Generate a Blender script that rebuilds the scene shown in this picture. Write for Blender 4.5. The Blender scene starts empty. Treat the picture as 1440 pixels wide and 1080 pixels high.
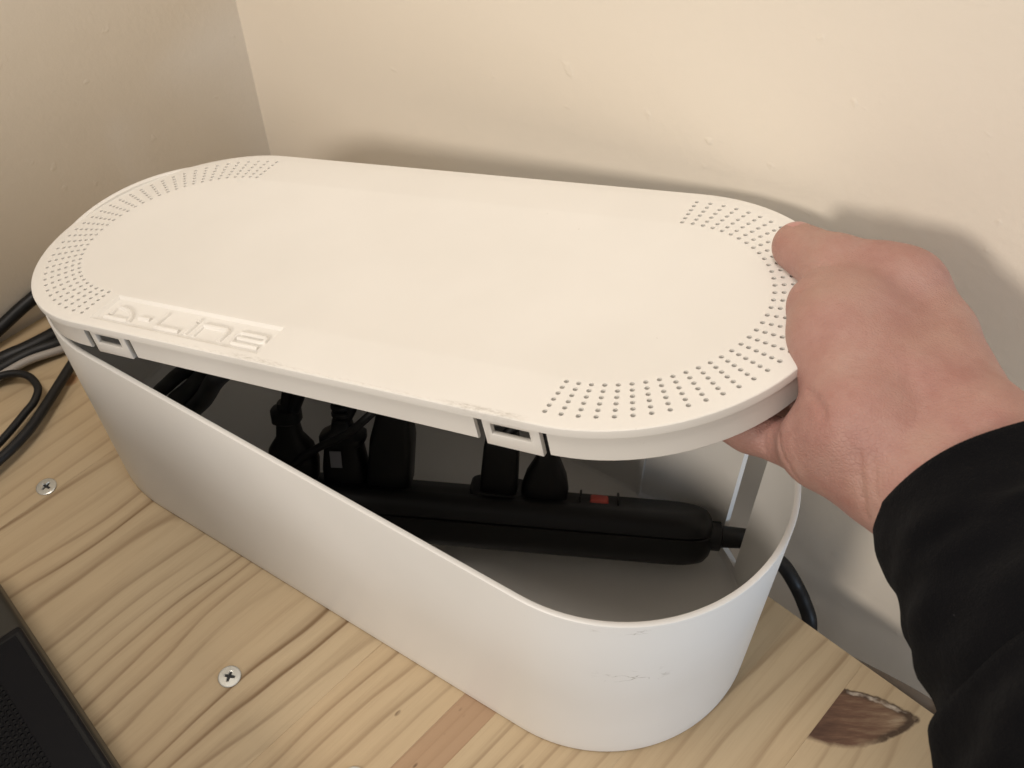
import bpy, bmesh, math, random
import numpy as np
from mathutils import Vector, Matrix
from mathutils.geometry import delaunay_2d_cdt

random.seed(7)
SC = bpy.context.scene
COL = SC.collection
mm = 0.001

# ------------------------------------------------------------------ camera
RB = np.array([[0.842414, 0.538712, -0.011275], [0.402137, -0.642496, -0.652292], [-0.358642, 0.544966, -0.757884]])
CAM = np.array([0.240175, -0.256212, 0.509657])
cam_d = bpy.data.cameras.new('camera')
cam_d.sensor_width = 36.0
cam_d.lens = 36.0 * 1467.26 / 1440.0
cam_d.clip_start = 0.01
cam_d.clip_end = 50.0
cam_d.dof.use_dof = True
cam_d.dof.focus_distance = 0.46
cam_d.dof.aperture_fstop = 30.0
cam = bpy.data.objects.new('camera', cam_d)
COL.objects.link(cam)
M = Matrix.Identity(4)
for i in range(3):
    M[i][0] = RB[0][i]; M[i][1] = -RB[1][i]; M[i][2] = -RB[2][i]; M[i][3] = CAM[i]
cam.matrix_world = M
SC.camera = cam

# ------------------------------------------------------------------ light
W = bpy.data.worlds.new('World'); SC.world = W; W.use_nodes = True
bg = W.node_tree.nodes['Background']
bg.inputs[0].default_value = (1.0, 0.93, 0.86, 1); bg.inputs[1].default_value = 0.36

U = np.array([0.9838, -0.17927, 0.0])      # along the desk's back edge
V = np.array([0.17927, 0.9838, 0.0])       # towards the back wall
E0 = np.array([0.2014, 0.0555, 0.0])       # a point of the desk's back edge
DESK_ROT = math.atan2(U[1], U[0])
def desk(u, v, z=0.0):                     # desk frame (metres) -> world
    return u * U + (v + float(V @ E0)) * V + np.array([0, 0, z])

def lamp(name, loc, target, size, power, color):
    l = bpy.data.lights.new(name, 'AREA'); l.shape = 'DISK'; l.size = size
    l.energy = power; l.color = color
    o = bpy.data.objects.new(name, l); COL.objects.link(o)
    o.location = Vector(loc)
    o.rotation_euler = (Vector(target) - Vector(loc)).to_track_quat('-Z', 'Y').to_euler()
    return o
T0 = desk(0.03, -0.05, 0.17)
lamp('key_lamp', T0 + 1.8 * (-V * 0.88 + U * 0.05 + np.array([0, 0, 0.43])), T0, 0.34, 13.0, (1.0, 0.90, 0.795))
lamp('ceiling_lamp', desk(-0.02, -0.42, 1.75), T0, 0.5, 9.5, (1.0, 0.915, 0.83))
lamp('window_light', desk(1.15, -0.13, 0.29), desk(0.1, -0.1, 0.1), 0.30, 3.2, (0.56, 0.75, 1.0))

SC.view_settings.view_transform = 'Standard'
SC.view_settings.look = 'None'
SC.view_settings.exposure = 0.10
SC.view_settings.gamma = 1.0

# ------------------------------------------------------------------ helpers
def tag(o, label=None, cat=None, group=None, kind=None):
    if label: o['label'] = label
    if cat: o['category'] = cat
    if group: o['group'] = group
    if kind: o['kind'] = kind
    return o
def empty(name, loc=(0, 0, 0), rot=None):
    o = bpy.data.objects.new(name, None); COL.objects.link(o)
    o.empty_display_size = 0.02
    o.location = Vector(loc)
    if rot is not None: o.rotation_euler = rot
    return o
def mesh_obj(name, verts, faces, mat, parent=None, smooth=None, matrix=None):
    me = bpy.data.meshes.new(name)
    me.from_pydata([tuple(map(float, v)) for v in verts], [], [tuple(int(i) for i in f) for f in faces])
    return finish(name, me, mat, parent, smooth, matrix)
def finish(name, me, mat, parent=None, smooth=None, matrix=None):
    if matrix is not None: me.transform(matrix)
    bm = bmesh.new(); bm.from_mesh(me)
    bmesh.ops.recalc_face_normals(bm, faces=bm.faces)
    bm.to_mesh(me); bm.free()
    me.materials.append(mat)
    if smooth is not None:
        for p in me.polygons: p.use_smooth = True
        me.set_sharp_from_angle(angle=math.radians(smooth))
    o = bpy.data.objects.new(name, me); COL.objects.link(o)
    if parent is not None: o.parent = parent
    return o
def bm_obj(name, bm, mat, parent=None, smooth=40, matrix=None):
    me = bpy.data.meshes.new(name); bm.to_mesh(me); bm.free()
    return finish(name, me, mat, parent, smooth, matrix)
class MB:
    def __init__(s): s.v = []; s.f = []
    def add(s, v, f):
        n = len(s.v); s.v += [tuple(x) for x in v]; s.f += [tuple(i + n for i in q) for q in f]
    def box(s, lo, hi):
        x0, y0, z0 = lo; x1, y1, z1 = hi
        s.add([(x0, y0, z0), (x1, y0, z0), (x1, y1, z0), (x0, y1, z0), (x0, y0, z1), (x1, y0, z1), (x1, y1, z1), (x0, y1, z1)],
              [(0, 3, 2, 1), (4, 5, 6, 7), (0, 1, 5, 4), (1, 2, 6, 5), (2, 3, 7, 6), (3, 0, 4, 7)])
    def build(s, name, mat, parent=None, smooth=None, matrix=None):
        return mesh_obj(name, s.v, s.f, mat, parent, smooth, matrix)
def rounded_box(name, lo, hi, r, seg, mat, parent=None, matrix=None, smooth=40):
    b = MB(); b.box(lo, hi)
    me = bpy.data.meshes.new(name); me.from_pydata(b.v, [], b.f)
    bm = bmesh.new(); bm.from_mesh(me); bpy.data.meshes.remove(me)
    bmesh.ops.bevel(bm, geom=bm.edges[:], offset=r, segments=seg, profile=0.5, affect='EDGES')
    return bm_obj(name, bm, mat, parent, smooth, matrix)
def catmull(pts, n=8):
    P = np.array(pts, float); P = np.vstack([2 * P[0] - P[1], P, 2 * P[-1] - P[-2]])
    out = []
    for i in range(1, len(P) - 2):
        for k in range(n):
            t = k / n
            out.append(0.5 * ((2 * P[i]) + (-P[i-1] + P[i+1]) * t + (2*P[i-1] - 5*P[i] + 4*P[i+1] - P[i+2]) * t*t + (-P[i-1] + 3*P[i] - 3*P[i+1] + P[i+2]) * t**3))
    out.append(P[-2])
    return np.array(out)
def sweep(path, radii, seg=14, flat=None, up=None):
    """tube along a path; flat=(a,b) scales the section's two axes"""
    P = np.array(path, float); n = len(P)
    R = np.full(n, radii) if np.isscalar(radii) else np.array(radii, float)
    T = np.gradient(P, axis=0); T /= np.linalg.norm(T, axis=1)[:, None] + 1e-12
    ref = np.array(up if up is not None else ([0, 0, 1] if abs(T[0][2]) < 0.9 else [1, 0, 0]), float)
    N = ref - T[0] * (ref @ T[0]); N /= np.linalg.norm(N)
    fa, fb = flat if flat else (1, 1)
    v = []; f = []
    for i in range(n):
        N = N - T[i] * (N @ T[i]); N /= np.linalg.norm(N); B = np.cross(T[i], N)
        for k in range(seg):
            a = 2 * math.pi * k / seg
            v.append(P[i] + R[i] * (fa * math.cos(a) * N + fb * math.sin(a) * B))
    for i in range(n - 1):
        for k in range(seg):
            k2 = (k + 1) % seg
            f.append((i*seg + k, i*seg + k2, (i+1)*seg + k2, (i+1)*seg + k))
    f.append(tuple(range(seg))[::-1]); f.append(tuple((n-1)*seg + k for k in range(seg)))
    return v, f
def tube(name, pts, r, mat, parent=None, n=8, seg=14, flat=None, up=None):
    path = catmull(pts, n) if n > 1 else np.array(pts, float)
    v, f = sweep(path, r, seg, flat, up)
    return mesh_obj(name, v, f, mat, parent, 50)
def ipath(pts, rad, n=8):                  # interpolate points and radii together
    q = catmull([tuple(p) + (r,) for p, r in zip(pts, rad)], n)
    return q[:, :3], q[:, 3]
def in_poly(P, poly):
    x, y = P[:, 0], P[:, 1]; ins = np.zeros(len(P), bool)
    for (x0, y0), (x1, y1) in zip(poly, np.roll(poly, -1, 0)):
        c = ((y0 > y) != (y1 > y)); ins ^= c & (x < (x1 - x0) * (y - y0) / (y1 - y0 + 1e-15) + x0)
    return ins
def circle(cx, cy, r, n, a0=0.0):
    a = a0 + 2 * np.pi * np.arange(n) / n
    return np.stack([cx + r * np.cos(a), cy + r * np.sin(a)], 1)
def triangulate(loops, holes_test):
    """2D triangulation bounded by loops; drops triangles whose centroid passes holes_test"""
    vs = []; es = []
    for L in loops:
        n0 = len(vs); vs += [Vector((float(p[0]), float(p[1]))) for p in L]
        es += [(n0 + i, n0 + (i + 1) % len(L)) for i in range(len(L))]
    ov, oe, of, *_ = delaunay_2d_cdt(vs, es, [], 1, 1e-5)
    ov = np.array([(p[0], p[1]) for p in ov]); of = np.array([t for t in of if len(t) == 3])
    c = ov[of].mean(1)
    keep = ~holes_test(c)
    return ov, of[keep]
def plate_from_2d(loops, hole_loops, outer, z_top, z_bot, ztop_fn=None):
    """solid plate with through holes (mm)"""
    hl = [np.array(h) for h in hole_loops]
    cen = np.array([h.mean(0) for h in hl]) if hl else np.zeros((0, 2))
    def test(c):
        bad = ~in_poly(c, outer)
        for h, m in zip(hl, cen):
            r2 = ((h - m) ** 2).sum(1).max()
            near = ((c - m) ** 2).sum(1) < r2
            if near.any():
                idx = np.where(near)[0]; bad[idx] |= in_poly(c[idx], h)
        return bad
    return triangulate([outer] + loops + hl, test)

# ------------------------------------------------------------------ node helpers
class NT:
    def __init__(s, name):
        s.m = bpy.data.materials.new(name); s.m.use_nodes = True
        s.t = s.m.node_tree; s.n = s.t.nodes; s.p = s.n['Principled BSDF']
    def new(s, typ, **kw):
        o = s.n.new(typ)
        for k, v in kw.items(): setattr(o, k, v)
        return o
    def link(s, a, b): s.t.links.new(a, b)
    def set(s, node, **kw):
        for k, v in kw.items(): node.inputs[k].default_value = v
    def coord(s, which='Object'): return s.new('ShaderNodeTexCoord').outputs[which]
    def mapping(s, vec, loc=(0, 0, 0), rot=(0, 0, 0), scale=(1, 1, 1), typ='POINT'):
        m = s.new('ShaderNodeMapping', vector_type=typ); s.link(vec, m.inputs[0])
        m.inputs[1].default_value = loc; m.inputs[2].default_value = rot; m.inputs[3].default_value = scale
        return m.outputs[0]
    def noise(s, vec, scale, detail=2, rough=0.5, dist=0.0):
        n = s.new('ShaderNodeTexNoise'); s.link(vec, n.inputs['Vector'])
        n.inputs['Scale'].default_value = scale; n.inputs['Detail'].default_value = detail
        n.inputs['Roughness'].default_value = rough; n.inputs['Distortion'].default_value = dist
        return n.outputs[0]
    def math(s, op, a, b=None, c=None, clamp=False):
        n = s.new('ShaderNodeMath', operation=op); n.use_clamp = clamp
        for i, x in enumerate((a, b, c)):
            if x is None: continue
            if isinstance(x, (int, float)): n.inputs[i].default_value = x
            else: s.link(x, n.inputs[i])
        return n.outputs[0]
    def ramp(s, fac, stops, interp='LINEAR'):
        r = s.new('ShaderNodeValToRGB'); s.link(fac, r.inputs[0]); cr = r.color_ramp; cr.interpolation = interp
        while len(cr.elements) < len(stops): cr.elements.new(0.5)
        for e, (p, c) in zip(cr.elements, stops):
            e.position = p; e.color = (c, c, c, 1) if isinstance(c, (int, float)) else (*c, 1)
        return r.outputs[0]
    def mix(s, fac, a, b, mode='MIX'):
        n = s.new('ShaderNodeMix', data_type='RGBA', blend_type=mode)
        for i, x in ((0, fac), (6, a), (7, b)):
            if isinstance(x, (int, float)): n.inputs[i].default_value = x
            elif isinstance(x, tuple): n.inputs[i].default_value = (*x, 1)
            else: s.link(x, n.inputs[i])
        return n.outputs[2]
    def sep(s, vec):
        n = s.new('ShaderNodeSeparateXYZ'); s.link(vec, n.inputs[0]); return n.outputs
    def bump(s, h, strength, dist):
        b = s.new('ShaderNodeBump'); s.link(h, b.inputs['Height'])
        b.inputs['Strength'].default_value = strength; b.inputs['Distance'].default_value = dist
        s.link(b.outputs[0], s.p.inputs['Normal']); return b
    def base(s, c):
        if isinstance(c, tuple): s.p.inputs['Base Color'].default_value = (*c, 1)
        else: s.link(c, s.p.inputs['Base Color'])
    def rough(s, r):
        if isinstance(r, (int, float)): s.p.inputs['Roughness'].default_value = r
        else: s.link(r, s.p.inputs['Roughness'])

def mat_plain(name, col, rough, bump_scale=None, bump=0.1, dist=0.0002, metal=0.0, spec=0.5):
    t = NT(name); t.base(col); t.rough(rough); t.p.inputs['Metallic'].default_value = metal
    t.p.inputs['Specular IOR Level'].default_value = spec
    if bump_scale:
        t.bump(t.noise(t.coord(), bump_scale, 3), bump, dist)
    return t.m

def mat_plastic_white(name, grime=None, thin=0.0):
    t = NT(name); co = t.coord()
    n1 = t.noise(co, 14, 3)
    col = t.ramp(n1, [(0.35, (0.755, 0.738, 0.700)), (0.7, (0.785, 0.768, 0.732))])
    spk = t.ramp(t.noise(co, 620, 1), [(0.76, 0.0), (0.82, 1.0)])
    sp2 = t.ramp(t.noise(co, 60, 2), [(0.58, 0.0), (0.66, 1.0)])
    col = t.mix(t.math('MULTIPLY', t.math('MULTIPLY', spk, sp2), 0.35), col, (0.35, 0.31, 0.25))
    if grime:
        x, y, z = t.sep(co)
        for (x0, x1, y0, y1, z0, z1, sc, lo, amt) in grime:
            m = None
            for ax, a, b in ((x, x0, x1), (y, y0, y1), (z, z0, z1)):
                w = (b - a) * 0.35
                u = t.math('MULTIPLY', t.new_range(ax, a, a + w), t.new_range(ax, b, b - w))
                m = u if m is None else t.math('MULTIPLY', m, u)
            if sc > 0:
                nn = t.ramp(t.noise(t.mapping(co, scale=(0.6, 1.6, 1)), sc, 5, 0.7), [(lo - 0.05, 0.0), (lo + 0.28, 1.0)])
            else:                          # thin wandering scratches
                q = t.math('ABSOLUTE', t.math('SUBTRACT', t.noise(t.mapping(co, scale=(1, 1, 2.2)), -sc, 2, 0.5), 0.52))
                nn = t.math('MULTIPLY', t.ramp(q, [(lo * 0.3, 1.0), (lo, 0.0)]), t.ramp(t.noise(co, 160, 2), [(0.46, 0.0), (0.56, 1.0)]))
            col = t.mix(t.math('MULTIPLY', t.math('MULTIPLY', m, nn), amt), col, (0.22, 0.19, 0.14))
    t.base(col)
    t.rough(t.ramp(t.noise(co, 30, 3), [(0.3, 0.29), (0.7, 0.38)]))
    t.p.inputs['Specular IOR Level'].default_value = 0.45
    t.bump(t.noise(co, 1400, 2), 0.10, 0.00012)
    if thin:                               # thin moulded plastic lets a little light through
        tr = t.new('ShaderNodeBsdfTranslucent'); t.link(col, tr.inputs[0]) if not isinstance(col, tuple) else None
        mx = t.new('ShaderNodeMixShader'); mx.inputs[0].default_value = thin
        t.link(t.p.outputs[0], mx.inputs[1]); t.link(tr.outputs[0], mx.inputs[2])
        t.link(mx.outputs[0], t.n['Material Output'].inputs[0])
    return t.m
def new_range(t, v, a, b):
    n = t.new('ShaderNodeMapRange', interpolation_type='SMOOTHSTEP'); t.link(v, n.inputs[0])
    if a < b:
        n.inputs[1].default_value = a; n.inputs[2].default_value = b; n.inputs[3].default_value = 0; n.inputs[4].default_value = 1
    else:
        n.inputs[1].default_value = b; n.inputs[2].default_value = a; n.inputs[3].default_value = 1; n.inputs[4].default_value = 0
    return n.outputs[0]
NT.new_range = new_range

def mat_wall(name):
    t = NT(name); co = t.coord()
    t.base(t.ramp(t.noise(co, 3.0, 3), [(0.3, (0.765, 0.695, 0.59)), (0.7, (0.795, 0.725, 0.62))]))
    t.rough(0.6); t.p.inputs['Specular IOR Level'].default_value = 0.3
    a = t.noise(co, 260, 4, 0.6); b = t.noise(co, 35, 2)
    sp = t.ramp(t.noise(co, 95, 2), [(0.70, 0.0), (0.80, 1.0)])
    h = t.math('ADD', t.math('ADD', a, t.math('MULTIPLY', b, 1.6)), t.math('MULTIPLY', sp, 1.4))
    t.bump(h, 0.22, 0.0007)
    return t.m

def mat_wood(name, seed, freq=85.0, amp=0.016, early=(0.50, 0.385, 0.24), late=(0.19, 0.115, 0.055), dark=0.75, knots=(), tint=None, pores=0):
    t = NT(name); co = t.coord()
    off = (seed * 1.37, seed * 0.71, 0)
    x, y, z = t.sep(co)
    wn = t.noise(t.mapping(co, loc=off, scale=(9, 2.6, 1)), 1.0, 2, 0.45)
    wn2 = t.noise(t.mapping(co, loc=(off[1], off[0], 3), scale=(30, 9, 1)), 1.0, 2, 0.5)
    u = t.math('ADD', x, t.math('MULTIPLY', t.math('SUBTRACT', wn, 0.5), amp * 4))
    u = t.math('ADD', u, t.math('MULTIPLY', t.math('SUBTRACT', wn2, 0.5), amp * 0.45))
    kn_all = None
    kn_nodes = []
    for (cx, cy, a, b, ang, kind) in knots:
        loc = t.mapping(co, loc=(cx, cy, 0), rot=(0, 0, ang), scale=(a, b, 1), typ='TEXTURE')
        flat = t.mapping(loc, scale=(1, 1, 0))
        ln = t.new('ShaderNodeVectorMath', operation='LENGTH'); t.link(flat, ln.inputs[0])
        lens = ln.outputs['Value']
        if kind == 'bark':
            sx, sy, sz = t.sep(flat)
            lens = t.math('POWER', t.math('ADD', t.math('POWER', t.math('ABSOLUTE', sx), 1.4), t.math('POWER', t.math('ABSOLUTE', sy), 1.4)), 1 / 1.4)
        r = t.math('ADD', lens, t.math('MULTIPLY', t.math('SUBTRACT', t.noise(co, 160, 3, 0.6), 0.5), 0.16))
        kn_nodes.append((r, flat, kind))
        # grain swerves round a knot
        s = t.sep(flat)
        fall = t.math('POWER', 2.718, t.math('MULTIPLY', t.math('POWER', ln.outputs['Value'], 2.0), -0.35))
        u = t.math('ADD', u, t.math('MULTIPLY', t.math('MULTIPLY', fall, t.new_sign(s[0])), 0.010))
    ring = t.math('FRACT', t.math('ADD', t.math('MULTIPLY', u, freq), seed * 0.37))
    prof = t.ramp(ring, [(0.0, 0.12), (0.35, 0.0), (0.70, 0.30), (0.90, 1.0), (1.0, 0.12)], 'EASE')
    vary = t.ramp(t.noise(t.mapping(co, loc=off, scale=(36, 3, 1)), 1.0, 2), [(0.32, 0.15), (0.68, 1.0)])
    fib = t.noise(t.mapping(co, scale=(1500, 38, 1)), 1.0, 3, 0.6)
    fib2 = t.noise(t.mapping(co, scale=(300, 9, 1)), 1.0, 2, 0.6)
    fac = t.math('MULTIPLY', t.math('MULTIPLY', prof, vary), dark)
    fac = t.math('ADD', fac, t.math('MULTIPLY', t.math('SUBTRACT', fib, 0.5), 0.35))
    fac = t.math('ADD', fac, t.math('MULTIPLY', t.math('SUBTRACT', fib2, 0.5), 0.38), clamp=True)
    col = t.mix(fac, early, late)
    patch = t.noise(t.mapping(co, loc=off, scale=(14, 4, 1)), 1.0, 2)
    col = t.mix(t.ramp(patch, [(0.4, 0.0), (0.8, 0.35)]), col, (0.50, 0.33, 0.17))
    if tint:
        for (u0, u1, c, amt) in tint:
            m = t.math('MULTIPLY', t.new_range(x, u0, u0 + 0.0015), t.new_range(x, u1, u1 - 0.0015))
            col = t.mix(t.math('MULTIPLY', m, amt), col, c)
    if pores:
        pv = t.new('ShaderNodeTexVoronoi'); t.link(t.mapping(co, loc=off, scale=(150, 66, 1)), pv.inputs['Vector'])
        pv.inputs['Scale'].default_value = 1.0
        pm = t.ramp(pv.outputs['Distance'], [(0.10, 1.0), (0.17, 0.0)])
        gate = t.ramp(t.noise(t.mapping(co, scale=(30, 14, 1)), 1.0, 1), [(0.53, 0.0), (0.57, 1.0)])
        col = t.mix(t.math('MULTIPLY', t.math('MULTIPLY', pm, gate), pores), col, (0.09, 0.045, 0.02))
    for r, flat, kind in kn_nodes:
        if kind == 'bend': continue
        if kind == 'bark':
            s = t.sep(flat)
            iv = t.math('ADD', t.math('MULTIPLY', t.noise(t.mapping(flat, scale=(1.2, 3.2, 1)), 1.7, 5, 0.65), 0.75), t.math('MULTIPLY', s[0], 0.30))
            inner = t.ramp(iv, [(0.22, (0.080, 0.040, 0.025)), (0.42, (0.15, 0.080, 0.048)), (0.58, (0.24, 0.150, 0.09)), (0.72, (0.37, 0.27, 0.17))])
            col = t.mix(t.ramp(r, [(0.84, 1.0), (1.0, 0.0)]), col, inner)
            side = t.math('MAXIMUM', t.new_range(s[1], -0.15, 0.25), t.new_range(s[0], 0.15, 0.55))
            brk = t.ramp(t.noise(co, 120, 3, 0.6), [(0.32, 0.35), (0.5, 1.0)])
            edge = t.math('MULTIPLY', t.ramp(r, [(0.74, 0.0), (0.86, 1.0)]), t.ramp(r, [(0.95, 1.0), (1.06, 0.0)]))
            edge = t.math('MULTIPLY', t.math('MULTIPLY', edge, side), brk)
            col = t.mix(t.math('MULTIPLY', edge, 0.9), col, (0.045, 0.023, 0.013))
            resin = t.math('MULTIPLY', t.ramp(r, [(0.80, 0.0), (0.84, 1.0)]), t.ramp(r, [(0.91, 1.0), (0.95, 0.0)]))
            resin = t.math('MULTIPLY', resin, t.new_range(s[1], 0.15, 0.30))
            resin = t.math('MULTIPLY', resin, t.ramp(t.noise(co, 170, 3), [(0.40, 0.0), (0.62, 0.9)]))
            col = t.mix(resin, col, (0.55, 0.46, 0.36))
        else:
            col = t.mix(t.ramp(r, [(0.55, 0.85), (1.0, 0.0)]), col, (0.13, 0.055, 0.025))
            col = t.mix(t.ramp(r, [(0.9, 0.5), (1.6, 0.0)]), col, (0.42, 0.22, 0.10))
    t.base(col)
    t.rough(t.ramp(fac, [(0.0, 0.60), (1.0, 0.48)]))
    t.p.inputs['Specular IOR Level'].default_value = 0.35
    t.bump(t.math('ADD', fib, t.math('MULTIPLY', fac, 0.8)), 0.25, 0.00025)
    return t.m
def new_sign(t, v):
    n = t.new('ShaderNodeMath', operation='MULTIPLY'); t.link(v, n.inputs[0]); n.inputs[1].default_value = 1.0
    n2 = t.new('ShaderNodeMath', operation='TANH'); t.link(n.outputs[0], n2.inputs[0]); return n2.outputs[0]
NT.new_sign = new_sign

def mat_skin():
    t = NT('skin'); co = t.coord()
    n1 = t.noise(co, 55, 4, 0.6); n2 = t.noise(co, 190, 3, 0.6); n3 = t.noise(co, 24, 2)
    col = t.ramp(n1, [(0.30, (0.335, 0.165, 0.140)), (0.52, (0.385, 0.215, 0.182)), (0.72, (0.405, 0.25, 0.212))])
    col = t.mix(t.ramp(n3, [(0.42, 0.0), (0.70, 0.30)]), col, (0.39, 0.255, 0.18))
    col = t.mix(t.ramp(n2, [(0.5, 0.0), (0.72, 0.16)]), col, (0.31, 0.142, 0.112))
    t.base(col)
    t.p.inputs['Subsurface Weight'].default_value = 0.10
    t.p.inputs['Subsurface Radius'].default_value = (0.006, 0.0022, 0.0012)
    t.p.inputs['Subsurface Scale'].default_value = 1.0
    t.rough(t.ramp(n1, [(0.3, 0.46), (0.7, 0.58)]))
    t.p.inputs['Specular IOR Level'].default_value = 0.42
    vo = t.new('ShaderNodeTexVoronoi', feature='DISTANCE_TO_EDGE')
    t.link(t.mapping(co, rot=(0.3, 0.2, 0.6), scale=(1, 1.6, 1)), vo.inputs['Vector']); vo.inputs['Scale'].default_value = 620
    ve = t.ramp(vo.outputs['Distance'], [(0.0, 0.0), (0.22, 1.0)])
    wr = t.noise(t.mapping(co, rot=(0.2, 0.5, 0.9), scale=(1, 4, 1)), 120, 4, 0.6)
    fine = t.noise(t.mapping(co, rot=(0.5, 0.1, 0.4), scale=(1, 2.6, 1)), 420, 4, 0.7)
    h = t.math('ADD', t.math('ADD', t.math('MULTIPLY', ve, 0.45), t.math('MULTIPLY', wr, 1.2)), t.math('MULTIPLY', fine, 0.9))
    t.bump(h, 0.42, 0.0006)
    return t.m

def mat_cloth():
    t = NT('black_knit'); co = t.coord()
    lint = t.ramp(t.noise(co, 900, 1), [(0.80, 0.0), (0.84, 1.0)])
    l2 = t.ramp(t.noise(co, 45, 2), [(0.58, 0.0), (0.68, 1.0)])
    col = t.ramp(t.noise(co, 20, 3), [(0.3, (0.0028, 0.0028, 0.0036)), (0.7, (0.0045, 0.0045, 0.0056))])
    col = t.mix(t.math('MULTIPLY', t.math('MULTIPLY', lint, l2), 0.5), col, (0.10, 0.10, 0.11))
    t.base(col); t.rough(0.95)
    t.p.inputs['Sheen Weight'].default_value = 0.02; t.p.inputs['Sheen Roughness'].default_value = 0.6
    t.p.inputs['Specular IOR Level'].default_value = 0.06
    h = t.math('ADD', t.noise(co, 2200, 2), t.math('MULTIPLY', t.noise(co, 55, 4, 0.6), 5.0))
    t.bump(h, 0.6, 0.0008)
    return t.m

PLASTIC = mat_plastic_white('white_plastic')
LIDMAT = mat_plastic_white('lid_plastic', grime=[
    (-0.030, 0.012, -0.0822, -0.0782, -0.004, 0.002, 520, 0.50, 0.60),
    (0.080, 0.126, -0.0825, -0.0782, -0.004, 0.002, 520, 0.46, 0.65),
    (-0.1, 0.13, -0.0822, -0.0795, -0.004, 0.002, 620, 0.54, 0.40)])
BOXMAT = mat_plastic_white('box_plastic', grime=[
    (0.156, 0.190, -0.085, -0.020, 0.080, 0.096, -95, 0.022, 0.75),
    (-0.215, 0.215, -0.09, 0.09, 0.1328, 0.1348, 420, 0.42, 0.50),
    (0.150, 0.180, -0.080, -0.040, 0.127, 0.1325, -150, 0.03, 0.7)])
BLACK = mat_plain('black_plastic', (0.0045, 0.0045, 0.005), 0.45, 900, 0.10, 0.0002, spec=0.32)
CORD = mat_plain('black_rubber', (0.006, 0.006, 0.0065), 0.48, spec=0.4)
GREYCORD = mat_plain('grey_rubber', (0.36, 0.33, 0.30), 0.5)
RED = mat_plain('red_plastic', (0.42, 0.055, 0.035), 0.4)
STEEL = mat_plain('zinc_steel', (0.62, 0.62, 0.58), 0.36, 700, 0.15, 0.0002, metal=0.85)
RECESS_SHADE = mat_plain('recess_shade', (0.008, 0.008, 0.009), 0.6)
WALL = mat_wall('cream_paint')
FLOOR = mat_plain('grey_carpet', (0.10, 0.09, 0.08), 0.9, 400, 0.4, 0.002)
SKIN = mat_skin()
NAIL = mat_plain('nail', (0.46, 0.235, 0.21), 0.30)
CLOTH = mat_cloth()
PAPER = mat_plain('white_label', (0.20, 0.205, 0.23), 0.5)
DEVTOP = mat_plain('dark_metal', (0.0042, 0.0042, 0.0056), 0.55, 1500, 0.12, 0.0002, spec=0.12)
DEVRIM = mat_plain('dark_rim', (0.0048, 0.005, 0.0065), 0.40, 1200, 0.08, 0.0002, spec=0.18)
DEVSIDE = mat_plain('olive_case', (0.020, 0.018, 0.013), 0.5, 900, 0.1, 0.0002)
HOLE = mat_plain('dark_inside', (0.004, 0.004, 0.004), 0.8)

# ------------------------------------------------------------------ setting: walls and floor
GAP = 0.050                                # desk edge to back wall
UL = -0.303                                # left wall
def slab(name, c, mat):
    b = MB(); n = len(c) // 2
    b.add(c, [(0, 1, 2, 3), (7, 6, 5, 4), (0, 4, 5, 1), (1, 5, 6, 2), (2, 6, 7, 3), (3, 7, 4, 0)])
    o = b.build(name, mat); return tag(o, kind='structure')
z0, z1 = -0.74, 0.95
slab('back_wall', [desk(UL, GAP, z0), desk(1.6, GAP, z0), desk(1.6, GAP, z1), desk(UL, GAP, z1),
                   desk(UL, GAP + .1, z0), desk(1.6, GAP + .1, z0), desk(1.6, GAP + .1, z1), desk(UL, GAP + .1, z1)], WALL)
slab('left_wall', [desk(UL, GAP + .1, z0), desk(UL, -1.2, z0), desk(UL, -1.2, z1), desk(UL, GAP + .1, z1),
                   desk(UL - .1, GAP + .1, z0), desk(UL - .1, -1.2, z0), desk(UL - .1, -1.2, z1), desk(UL - .1, GAP + .1, z1)], WALL)
slab('floor', [desk(-0.5, -1.3, z0), desk(1.7, -1.3, z0), desk(1.7, .2, z0), desk(-0.5, .2, z0),
               desk(-0.5, -1.3, z0 - .05), desk(1.7, -1.3, z0 - .05), desk(1.7, .2, z0 - .05), desk(-0.5, .2, z0 - .05)], FLOOR)

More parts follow.
